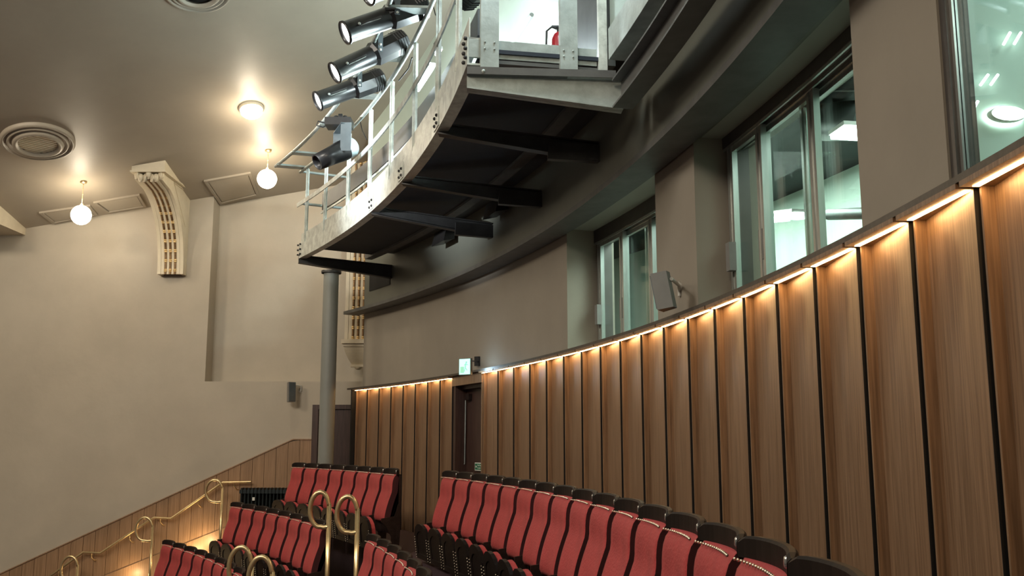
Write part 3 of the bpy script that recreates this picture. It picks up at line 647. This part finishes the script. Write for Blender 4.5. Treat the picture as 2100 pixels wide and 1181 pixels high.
# ================================================================== SPOTLIGHTS
vr = Vector((1, 0, 0)); vu = Vector((0, -sin(TH), cos(TH))); vf = Vector((0, cos(TH), sin(TH)))
def spotlight(pl, pr_, Y, lab, dia=.215, tow=.37):
    L3 = atY(pl[0], pl[1], Y-.12); R3 = atY(pr_[0], pr_[1], Y+.18)
    d = (L3-R3).normalized(); Ln = (L3-R3).length
    t = thing('spotlight', R3, lab, 'spotlight', 'profile spotlights on the bridge')
    Q = frame_to((0, 0, 0), d)
    def mk(): return MB()
    r = dia/2
    m = mk(); m.lathe([(.001, .01), (r*.98, .01), (r*.98, .0), (r*1.02, -.0)][:2]+[(r*1.0, .0)], 8, Q)
    m.lathe([(.001, 0), (r*.95, 0), (r*1.2, .02), (r*1.2, Ln*.44), (r*1.0, Ln*.48), (.001, Ln*.48)], 8, Q, smooth=False); m.build('lamp_housing', M['blackmetal'], t)
    m = mk(); m.lathe([(r*.94, Ln*.45), (r*.96, Ln*.5), (r*.96, Ln*.97), (r*1.06, Ln*.975), (r*1.06, Ln), (r*.9, Ln), (r*.9, Ln*.96)], 28, Q); br = m.build('barrel', M['blackmetal'], t)
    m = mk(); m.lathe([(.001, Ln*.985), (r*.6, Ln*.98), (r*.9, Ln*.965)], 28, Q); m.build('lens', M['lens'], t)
    # barrel slot and knob on the side that faces the hall
    side = (-vf - d*(-vf).dot(d)).normalized(); c = d
    m = mk(); m.bar(c*Ln*.58+side*r*.955, c*Ln*.84+side*r*.955, .006, .016, up=tuple(side.cross(d))); m.build('focus_slot', M['steel_dark'], br)
    m = mk(); m.bar(c*Ln*.60+side*r*.97-side.cross(d)*.018*(-1), c*Ln*.84+side*r*.97+side.cross(d)*.018, .004, .004, up=tuple(side.cross(d))); m.build('slot_trim', M['steel'], br)
    m = mk(); m.ball(c*Ln*.85+side*r*1.04, .014, 10, 6); m.build('focus_knob', M['steel'], br)
    # yoke
    yk = c*Ln*.40
    m = mk(); upv = Vector((0, 0, 1))
    for sg in (-1, 1):
        q = yk+side*(r*1.2+.015)*sg; m.bar(q-upv*.05, q+upv*.17, .012, .05, up=tuple(d-upv*d.dot(upv)))
    m.bar(yk+side*(r*1.2+.015)+upv*.17, yk-side*(r*1.2+.015)+upv*.17, .05, .012, up=(0, 0, 1)); m.build('yoke', M['lampgrey'], t)
    m = mk()
    for q in (yk+side*(r*1.2+.023)+upv*.02, yk+side*(r*1.2+.023)-upv*.035): m.ball(q, .013, 8, 5)
    m.build('yoke_bolts', M['steel_white'], t)
    m = mk(); m.bar(yk+upv*.17, yk+upv*.23, .05, .05, up=(1, 0, 0)); m.ball(yk+upv*.24, .035, 10, 6); m.build('clamp', M['blackmetal'], t)
    # rear cooling fins
    m = mk()
    for k in range(4): m.lathe([(r*1.2, .03+k*.03), (r*1.25, .035+k*.03), (r*1.25, .04+k*.03), (r*1.2, .045+k*.03)], 8, Q, smooth=False)
    m.build('cooling_fins', M['blackmetal'], t)
    return t
spotlight((706, 68), (872, 10), 8.6, 'black profile spotlight, the topmost one shown whole, lens glowing')
spotlight((685, 150), (830, 82), 9.35, 'black profile spotlight, middle of the three shown whole')
spotlight((650, 208), (784, 160), 10.3, 'black profile spotlight, lowest of the three shown whole')
spotlight((752, -14), (905, -70), 7.8, 'black spotlight cut by the top edge, only its lens rim showing')
spotlight((1010, -60), (945, -2), 7.2, 'black lamp cut by the top edge beside the end frame')

# Fresnel with yoke
Yf = 11.4; pa, pb = atY(650, 333, Yf-.1), atY(722, 300, Yf+.15)
d = (pa-pb).normalized(); Ln = (pa-pb).length; t = thing('fresnel_lamp', pb, 'small black lamp in a broad grey yoke above the bridge far end', 'lamp')
Q = frame_to((0, 0, 0), d)
m = MB(); m.lathe([(.001, -.05), (.09, -.04), (.125, 0), (.13, .08), (.125, .12)], 24, Q); m.build('rear_dome', M['lampblue'], t)
m = MB(); m.lathe([(.13, .10), (.13, .16), (.115, Ln*.6), (.10, Ln), (.085, Ln), (.095, Ln*.7)], 24, Q); m.build('top_hat', M['blackmetal'], t)
m = MB(); m.lathe([(.001, Ln*.55), (.1, Ln*.55)], 24, Q); m.build('lens', M['steel_dark'], t)
c = d*Ln*.30; sd = (-vf-d*(-vf).dot(d)).normalized(); m = MB()
for sg in (-1, 1):
    q = c+sd*.15*sg
    m.bar(q-Vector((0, 0, .06)), q+Vector((0, 0, .30)), .012, .13, up=(1, 0, 0))
m.bar(c+sd*.15+Vector((0, 0, .29)), c-sd*.15+Vector((0, 0, .29)), .13, .012); m.build('yoke', M['lampgrey'], t)
m = MB(); q = c+Vector((-.03, 0, .34)); m.box((q.x-.17, q.y-.12, q.z-.035), (q.x+.15, q.y+.12, q.z+.06)); m.build('control_box', M['blackmetal'], t)
m = MB(); m.ball(q+Vector((-.05, 0, .08)), .04, 8, 5); m.ball(q+Vector((.06, 0, .085)), .035, 8, 5); m.box((q.x-.02, q.y-.03, q.z+.06), (q.x+.03, q.y+.03, q.z+.13)); m.build('clamp', M['blackmetal'], t)
m = MB(); m.tube([q+Vector((-.16, -.05, .0)), q+Vector((-.26, -.07, .02)), q+Vector((-.28, -.06, -.03)), q+Vector((-.2, -.05, -.05)), q+Vector((-.15, -.05, -.02))], .009, 6); m.build('lead', M['rubber'], t)

# ================================================================== WALL SPEAKERS, SIGNS
def speaker(c, h, w_, dp, tilt, rz, wallp, lab):
    t = thing('wall_speaker', c, lab, 'speaker', 'small wall speakers', rz)
    Mt = Matrix.Rotation(tilt, 4, 'X')
    m = MB(); k = .012
    m.add([(-w_/2, -dp/2, -h/2), (w_/2, -dp/2, -h/2), (w_*.3, dp/2, -h/2), (-w_*.3, dp/2, -h/2), (-w_/2, -dp/2, h/2), (w_/2, -dp/2, h/2), (w_*.3, dp/2, h/2), (-w_*.3, dp/2, h/2)],
          [(0,3,2,1),(4,5,6,7),(0,1,5,4),(1,2,6,5),(2,3,7,6),(3,0,4,7)], M=Mt); m.build('cabinet', M['speaker'], t)
    m = MB(); m.box((-w_/2+.01, -dp/2-.008, -h/2+.01), (w_/2-.01, -dp/2, h/2-.01), M=Mt); m.build('grille', M['lampgrey'], t)
    inv = Matrix.Rotation(-rz, 3, 'Z'); wl_ = inv @ (Vector(wallp)-Vector(c))
    m = MB(); m.tube([(0, dp/2, h*.32), (wl_.x*.6, wl_.y*.6+.02, h*.36), (wl_.x, wl_.y, h*.36), (wl_.x, wl_.y, .02)], .013, 8); m.build('bracket_arm', M['spkbracket'], t)
    m = MB(); m.lathe([(.001, -.03), (.022, -.03), (.032, -.01), (.045, 0)], 14, Matrix.Translation(wl_) @ Matrix.Rotation(pi/2, 4, 'X')); m.build('wall_plate', M['spkbracket'], t)
    return t
c = atR(1362, 597, 23.26); wp = atR(1393, 588, 23.49)
speaker(c, .26, .13, .11, .18, rad(angof(c)-90-38), wp, 'grey wall speaker on the pier between the two glazed openings')
c = atY(596, 804, SY-.2); wp = atY(617, 800, SY-.02)
speaker(c, .33, .13, .12, -.05, rad(38), wp, 'small pale speaker on the side wall below the niche')
# exit sign
pe = atR(955, 752, 23.12); am = angof(pe); wp = atR(981, 741, 23.49)
t = thing('exit_sign', pe, 'glowing green exit light box above the dark doorway', 'sign')
t.rotation_euler = (0, 0, rad(-32))
m = MB(); m.box((-.085, -.02, -.10), (.085, .02, .10)); m.build('light_box', M['speaker'], t)
m = MB(); m.box((-.078, -.024, -.092), (.078, -.0205, .092)); fc = m.build('face', M['exit'], t)
m = MB(); y0 = -.0275
m.box((-.06, y0, -.075), (-.005, y0+.003, .0)); m.ball((.028, y0, .052), .011, 8, 4)
m.bar((.022, y0, .04), (.012, y0, -.01), .016, .004, up=(0, 1, 0)); m.bar((.015, y0, -.01), (.038, y0, -.045), .012, .004, up=(0, 1, 0)); m.bar((.012, y0, -.01), (-.0, y0, -.06), .012, .004, up=(0, 1, 0))
m.bar((.022, y0, .036), (.05, y0, .02), .009, .004, up=(0, 1, 0)); m.bar((.02, y0, .036), (-.004, y0, .016), .009, .004, up=(0, 1, 0))
m.build('running_figure', M['exitgreen'], fc)
inv = Matrix.Rotation(rad(32), 3, 'Z'); wl_ = inv @ (wp-pe)
m = MB(); m.tube([(.02, .0, .095), (wl_.x*.5, wl_.y*.5, .095), (wl_.x, wl_.y, wl_.z)], .01, 6); m.build('arm', M['blackmetal'], t)
m = MB(); m.box((wl_.x-.035, wl_.y-.04, wl_.z-.06), (wl_.x+.035, wl_.y+.01, wl_.z+.06)); m.build('wall_mount', M['blackmetal'], t)
lamp('POINT', pe+Vector((.10, .12, -.02)), 1.6, (.55, .8, 1), .05)
# door notice
tn = thing('door_sign', (0, 0, 0), 'small green and white push bar notice on the recessed door', 'sign')
tn.location = atR(984, 957, 23.565); tn.rotation_euler = (0, 0, rad(dm+90+180))
m = MB(); m.box((-.15, -.006, -.05), (.15, .004, .05)); m.build('plate', M['white'], tn)
m = MB(); m.box((-.138, -.008, -.038), (.138, -.006, .038)); pl = m.build('green_field', M['green'], tn)
m = MB(); m.add([(-.12, -.010, 0), (-.095, -.010, .02), (-.095, -.010, -.02)], [(0, 1, 2)]); m.box((-.095, -.0105, -.007), (-.075, -.0095, .007)); m.build('arrow', M['white'], tn)
cu = bpy.data.curves.new('lettering', 'FONT'); cu.body = 'Push bar\nto open'; cu.size = .034; cu.extrude = .0006; cu.space_line = .9
to = bpy.data.objects.new('lettering', cu); COL.objects.link(to); to.parent = tn; to.location = (-.06, -.0095, .006); to.rotation_euler = (pi/2, 0, 0); cu.materials.append(M['white'])
me_ = bpy.data.meshes.new_from_object(to.evaluated_get(bpy.context.evaluated_depsgraph_get())); tm = bpy.data.objects.new('lettering_mesh', me_); COL.objects.link(tm); tm.parent = tn; tm.location = to.location; tm.rotation_euler = to.rotation_euler; bpy.data.objects.remove(to, do_unlink=True); tm.name = 'lettering'

# ================================================================== CONTROL ROOM CONTENTS
def roomlight(pxs, R, lab, kind='panel'):
    a, b_ = atR(*pxs[0], R), atR(*pxs[1], R)
    c = (a+b_)/2; t = thing('room_light', c, lab, 'light', 'lamps in the rooms behind the glass')
    d = b_-a; 
    m = WB(); m.bar(a, b_, .30, .03); m.build('diffuser', M['roomlamp'], t)
    m = WB(); m.bar(a+Vector((0, 0, .03)), b_+Vector((0, 0, .03)), .33, .03); m.build('casing', M['white'], t)
roomlight(((1552, 452), (1590, 448)), 25.0, 'bright panel light in the second window, left of the sash')
roomlight(((1606, 446), (1658, 440)), 25.2, 'bright panel light in the middle pane of the second window')
roomlight(((1742, 284), (1775, 262)), 24.7, 'bright slanted light behind the last pane beside the wide pier')
for a, pw in ((19, 70), (15, 75), (9, 7), (6, 18)): lamp('AREA', pol(24.9, a, 3.85), pw, (.86, 1, .93), 1.2, pol(25.2, a, 0))
lamp('AREA', pol(25.0, 1.5, 3.8), 26, (.84, 1, .96), 1.2, pol(25, 1.5, 0)); lamp('AREA', pol(24.6, -2.5, 3.8), 14, (.84, 1, .96), 1.0, pol(24.6, -2.5, 0))
nP = Vector((sin(rad(3.75)), -cos(rad(3.75)), 0))
def atP(x, y):
    r = ray(x, y); c0 = pol(23.72, 3.75, 0); tt = c0.dot(nP)/r.dot(nP); return r*tt+Vector((0, 0, EYE))
p = atP(2056, 240)+nP*.02; Q = frame_to((0, 0, 0), nP)
t = thing('glowing_oval', p, 'glowing white oval on the mint wall in the nearest window', 'light')  # flat glowing oval set on the partition
sc_ = Matrix.Diagonal((1.0, .42, 1, 1))
m = MB(); m.lathe([(.085, -.0), (.085, .02), (.078, .03)], 28, Q @ sc_); m.build('rim', M['white'], t)
m = MB(); m.lathe([(.08, .025), (.055, .045), (.001, .05)], 28, Q @ sc_); m.build('bowl', M['roomlamp'], t)
for i, (q, lab) in enumerate((([(2050, 97), (2064, 72)], 'upper left slim glowing dash imitating a reflection in the nearest window'), ([(2072, 96), (2086, 72)], 'upper right slim glowing dash imitating a reflection in the nearest window'),
                     ([(2003, 180), (2019, 158)], 'lower left slim glowing dash imitating a reflection in the nearest window'), ([(2024, 179), (2039, 158)], 'lower right slim glowing dash imitating a reflection in the nearest window'),
                     ([(1985, 235), (1998, 212)], 'single slim glowing dash imitating a reflection by the window mullion'))):
    a, b_ = atP(*q[0])+nP*.03, atP(*q[1])+nP*.03
    m = MB(); m.tube([a, b_], .0065, 6); tag(m.build('dash_reflection', M['glint']), lab, 'light', 'slim dash reflections in the nearest window')  # glowing rods stand in for lamp reflections in the glass
# ducts and ceiling bars in the dark room
for i, (q, R, r_, lab) in enumerate((([(1690, 250), (1790, 246)], 25.0, .16, 'fat grey ceiling duct behind the last pane of the second window'),
                              ([(1690, 185), (1790, 185)], 24.8, .012, 'thin grey rail high behind the last pane'),
                              ([(1700, 440), (1790, 437)], 25.3, .05, 'dark horizontal pipe above the mint wall in the second window'))):
    a, b_ = atR(*q[0], R), atR(*q[1], R); m = MB(); m.tube([a, b_], r_, 14); tag(m.build('ceiling_duct', M['duct']), lab, 'duct')

# ================================================================== RADIATOR
xa, xb = atY(494, 1003, SY-.22).x, atY(590, 1003, SY-.22).x; zt_ = atY(500, 1000, SY-.22).z
t = thing('radiator', ((xa+xb)/2, SY-.22, 0), 'blackened cast iron column radiator against the timber cladding', 'radiator')
ns = 13
for i in range(ns):
    x = xa+(xb-xa)*(i+.5)/ns-(xa+xb)/2; m = MB(); w_ = (xb-xa)/ns*.42
    for yy in (-.07, 0, .07): m.tube([(x, yy, .1), (x, yy, zt_-.05)], w_*.62, 6)
    m.box((x-w_, -.10, zt_-.09), (x+w_, .10, zt_-.03)); m.box((x-w_, -.10, .06), (x+w_, .10, .12))
    m.box((x-w_*.5, -.08, zt_-.03), (x+w_*.5, .08, zt_)); m.build('section', M['radiator'], t)
m = MB(); m.tube([(xa-.02-(xa+xb)/2, 0, zt_-.07), (xb+.02-(xa+xb)/2, 0, zt_-.07)], .018, 8); m.box((-.28, -.12, 0), (-.25, .1, .1)); m.box((.25, -.12, 0), (.28, .1, .1)); m.build('feet', M['radiator'], t)
m = MB(); m.box((-.16, -.125, zt_-.2), (-.12, -.11, zt_-.15)); m.build('tag', M['white'], t)

# ================================================================== HANDRAILS
hr = thing('wall_handrail', atY(420, 1015, SY-.12), 'long cranked brass handrail fixed along the timber side wall', 'handrail')
P_ = [(515, 988), (457, 989), (451, 993), (351, 1063), (316, 1061), (303, 1069), (206, 1134), (171, 1132), (60, 1212)]
m = WB(); m.tube([atY(x, y, SY-.12) for x, y in P_], .02, 10); m.build('rail', M['brass'], hr)
for x, y in ((481, 989), (407, 1025), (329, 1062), (266, 1097), (188, 1134), (120, 1172)):
    a = atY(x, y, SY-.12); m = WB(); m.tube([a, a+Vector((0, 0, -.07)), a+Vector((.03, .05, -.12)), a+Vector((.05, .11, -.12))], .009, 6)
    m.lathe([(.001, -.01), (.025, -.008), (.03, 0)], 10, Matrix.Translation(a+Vector((.05, .10, -.12))) @ Matrix.Rotation(pi/2, 4, 'X')); m.build('rail_bracket', M['brass'], hr)
def loop_post(xp, ytop, Y, wpx, hpx, zf, lab, grp, tr_=.026, xb=None):
    s_ = Y/F; top = atY(xp, ytop, Y); x0 = top.x; r = wpx*s_*.5
    t = thing('loop_handrail', (x0, Y, zf), lab, 'handrail', grp)
    w_ = wpx*s_-tr_; h = hpx*s_; pts = [(0, 0, 0), (0, 0, top.z-zf-h*.35)]
    # up the post, over to the left, round and back to the post
    cz = top.z-zf-h/2
    ctl = []
    for k in range(0, 27):
        a = pi*(.12+1.42*k/26)
        ctl.append((-w_*.5+w_*.5*cos(a)*1.0 if a < pi/2 else -w_*.5+w_*.55*cos(a), 0, cz+h*.5*sin(a)))
    pts += [(0, 0, cz+h*.1)]+ctl+[(-w_*.28, 0, cz-h*.52), (-.01, 0, cz-h*.50)]
    m = MB(); m.tube(pts, tr_, 12); m.build('loop_tube', M['brass'], t)
    m = MB(); m.lathe([(.05, 0), (.05, .012), (.03, .02)], 16); m.build('floor_flange', M['brass'], t)
G1 = 'looped brass aisle handrails'
loop_post(676, 1009, 10.9, 41, 68, -.29, 'brass looped handrail post left of the pair in the upper aisle', G1)
loop_post(734, 1018, 10.6, 44, 70, -.29, 'brass looped handrail post right of the pair in the upper aisle', G1)
loop_post(518, 1122, 10.6, 48, 80, -.87, 'brass looped handrail post of the lower aisle, left and more golden', G1)
loop_post(560, 1142, 10.3, 50, 82, -.87, 'brass looped handrail post of the lower aisle, nearer the frame bottom', G1)
loop_post(457, 984, 15.9, 34, 43, -.29, 'topmost slim brass loop post beside the timber side wall', G1, .021)
loop_post(314, 1061, 15.9, 34, 45, -.87, 'middle slim brass loop post beside the timber side wall', G1, .021)
loop_post(161, 1141, 15.9, 34, 47, -1.45, 'lowest slim brass loop post at the bottom left corner', G1, .021)
# step lights low on the side wall
for x, y in ((420, 1112), (268, 1180), (395, 1130)):
    p = atY(x, y, SY-.16); lamp('POINT', p+Vector((0, -.12, 0)), 5, (1, .7, .36), .04)

# ================================================================== SEATS
def seat_proto():
    t = thing('theatre_seat', (0, 0, 0), '', 'seat')
    HWd = .268; SAG = .045
    cf = lambda u: SAG*((u/HWd)**2-1)
    # curved mahogany top rail
    n = 14; m = MB(); vs = []; fs = []
    for i in range(n+1):
        u = -HWd+2*HWd*i/n; y = cf(u); zt = .955-.010*(abs(u)/HWd)**4; e = .008
        if i in (0, n): e = .012; zt -= .008
        sec = [(y, .882), (y, zt-e), (y-e, zt), (y-.034+e, zt), (y-.034, zt-e), (y-.034, .882)]
        vs += [(u, a, b_) for a, b_ in sec]
    for i in range(n): fs += [(i*6+j, i*6+(j+1) % 6, (i+1)*6+(j+1) % 6, (i+1)*6+j) for j in range(6)]
    fs += [tuple(range(6))[::-1], tuple(n*6+j for j in range(6))]
    m.add(vs, fs, False); m.build('top_rail', M['mahogany'], t)
    # velvet back cushion, S-shaped
    nu, nv = 14, 16; m = MB(); HW = .220
    def prof(v):
        return .004+.028*sin(pi*min(1, v/.35))*.35+.115*(v**1.7)+.020*sin(pi*max(0, (v-.35)/.65))
    cc = lambda u: .016*((u/HW)**2-1)-.014
    F_ = []; B_l = []
    for j in range(nv+1):
        v = j/nv; z = .884-.535*v
        for i in range(nu+1):
            s = -1+2*i/nu; u = HW*s; edge = (1-.25*s**10)*(1-(2*v-1)**10)
            F_.append((u, cc(u)+prof(v)+.034*edge, z)); B_l.append((u, cc(u)+prof(v)-.045, z))
    o_ = len(F_); q = []
    for j in range(nv):
        for i in range(nu):
            a = j*(nu+1)+i; q.append((a, a+1, a+nu+2, a+nu+1)); q.append((o_+a, o_+a+nu+1, o_+a+nu+2, o_+a+1))
    for j in range(nv):
        for i in (0, nu): a = j*(nu+1)+i; q.append((a, a+nu+1, o_+a+nu+1, o_+a))
    for i in range(nu): q.append((i, o_+i, o_+i+1, i+1)); a = nv*(nu+1)+i; q.append((a, a+1, o_+a+1, o_+a))
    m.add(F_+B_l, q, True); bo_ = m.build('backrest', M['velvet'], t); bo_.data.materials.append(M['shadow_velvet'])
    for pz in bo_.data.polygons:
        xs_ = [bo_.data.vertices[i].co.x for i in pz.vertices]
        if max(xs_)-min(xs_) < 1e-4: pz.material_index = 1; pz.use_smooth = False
    # wooden back shell
    m = MB(); vs = []; fs = []; rows = [(.884, 0), (.6, .3), (.33, 1.0), (.22, 1.1)]
    for z, v in rows:
        for i in range(9):
            u = -HWd+2*HWd*i/8; y = cf(u)+prof(min(v, 1))-.045; vs += [(u, y, z), (u, y-.02, z)]
    for j in range(3):
        for i in range(8):
            a = j*18+i*2; fs += [(a, a+2, a+20, a+18), (a+1, a+19, a+21, a+3)]
    m.add(vs, fs, True); m.build('back_board', M['mahogany'], t)
    # nail heads
    m = MB()
    for i in range(17):
        u = -.222+.444*i/16; m.ball((u, cc(u)+.034, .880), .0062, 6, 4)
    o = m.build('nail_heads', M['nail'], t); o['kind'] = 'stuff'
    # number badge
    m = MB(); m.lathe([(.001, .006), (.012, .005), (.015, 0)], 12, Matrix.Translation((-.185, cf(-.185)+.001, .918)) @ Matrix.Rotation(-pi/2, 4, 'X') @ Matrix.Diagonal((.8, 1.2, 1, 1))); m.build('number_badge', M['silver'], t)
    # folded seat pan: arched wooden underside with a sunk panel, red pad behind
    Tm = Matrix.Translation((0, .20, .06)) @ Matrix.Rotation(-.12, 4, 'X')
    def outline(hw, zb, zs, zt, k=8): return [(hw, zb), (hw, zs)]+[(hw*cos(pi*i/k), zs+(zt-zs)*sin(pi*i/k)) for i in range(1, k)]+[(-hw, zs), (-hw, zb)]
    def plate(m, ol, y0, y1):
        k = len(ol); m.add([(x, y0, z) for x, z in ol]+[(x, y1, z) for x, z in ol], [tuple(range(k)), tuple(range(k, 2*k))[::-1]]+[(i, (i+1) % k, (i+1) % k+k, i+k) for i in range(k)], M=Tm)
    ol = outline(.240, 0, .24, .365); il = outline(.165, .05, .20, .29)
    m = MB(); k = len(ol)
    m.add([(x, .075, z) for x, z in ol]+[(x, .075, z) for x, z in il], [(i, (i+1) % k, (i+1) % k+k, i+k) for i in range(k)], M=Tm)
    m.add([(x, .075, z) for x, z in il]+[(x, .067, z) for x, z in il], [(i, (i+1) % k, (i+1) % k+k, i+k) for i in range(k)]+[tuple(range(k, 2*k))], M=Tm)
    m.add([(x, .075, z) for x, z in ol]+[(x, .045, z) for x, z in ol], [(i, (i+1) % k, (i+1) % k+k, i+k) for i in range(k)], M=Tm)
    sp = m.build('seat_pan', M['mahogany'], t)
    m = MB(); plate(m, outline(.232, .01, .235, .352), -.0, .05); m.build('seat_cushion', M['velvet'], sp)
    m = MB()
    for sg in (-1, 1):
        for i in range(9): m.ball(Tm @ Vector((.228*sg, .078, .01+.026*i)), .006, 6, 4)
    o = m.build('pan_nails', M['nail'], sp); o['kind'] = 'stuff'
    # cast iron standard on the far side of the seat
    m = MB(); ol = [(-.10, 0), (.16, 0), (.15, .02), (.06, .05), (.05, .2), (.12, .32), (.17, .36), (.17, .40), (.02, .42), (-.03, .55), (-.035, .88), (-.055, .88), (-.055, .3), (-.04, .05), (-.10, .02)]
    k = len(ol)
    m.add([(HWd-.012, y, z) for y, z in ol]+[(HWd+.012, y, z) for y, z in ol], [tuple(range(k)), tuple(range(k, 2*k))[::-1]]+[(i, (i+1) % k, (i+1) % k+k, i+k) for i in range(k)]); m.build('leg', M['iron'], t)
    m = MB(); m.ball((HWd, -.05, .915), .02, 10, 6, 1.3); m.build('hinge_cap', M['reed'], t)
    return t
SEAT = seat_proto(); first = [True]
ORD = ['first', 'second', 'third', 'fourth', 'fifth', 'sixth', 'seventh', 'eighth', 'ninth', 'tenth', 'eleventh', 'twelfth', 'thirteenth', 'fourteenth', 'fifteenth', 'sixteenth', 'seventeenth', 'eighteenth']
def row(a0, pitch, n, R, ztop, labf, grp, endleg=True):
    last = None
    for i in range(n):
        if first[0]: o = SEAT; first[0] = False
        else: o = copy_tree(SEAT)
        a = a0-pitch*(i+.5); o.location = pol(R, a, ztop-.955); o.rotation_euler = (0, 0, rad(a+90))
        o['label'] = labf(i); o['group'] = grp; last = o
    if endleg:        # closing standard at the near end of the row
        src = [c for c in last.children if c.name.startswith('leg')][0]
        c = src.copy(); COL.objects.link(c); c.parent = last; c.location = (-.536, 0, 0)
rows_ = [
 (20.95, 1.381, 17, 22.57, .955, lambda i: 'red velvet tip-up seat, %s from the aisle in the row below the long timber wall' % ORD[i], 'top row of seats under the panelled wall'),
 (34.05, 1.385, 8, 22.28, .955, lambda i: 'red velvet tip-up seat, %s from the left in the row before the column' % ORD[i], 'back row of seats before the grey column'),
 (35.25, 1.48, 8, 21.50, .37, lambda i: 'red velvet tip-up seat, %s from the left in the second row behind the looped rails' % ORD[i], 'second row of seats by the side wall'),
 (19.75, 1.42, 8, 21.66, .36, lambda i: 'red velvet tip-up seat, %s from the aisle in the lower right row' % ORD[i], 'lower right row of seats beyond the aisle'),
 (37.2, 1.5, 8, 20.73, -.20, lambda i: 'dark red tip-up seat, %s from the left in the lowest row at bottom left' % ORD[i], 'lowest row of seats at the bottom left'),
]
for r_ in rows_: row(*r_)
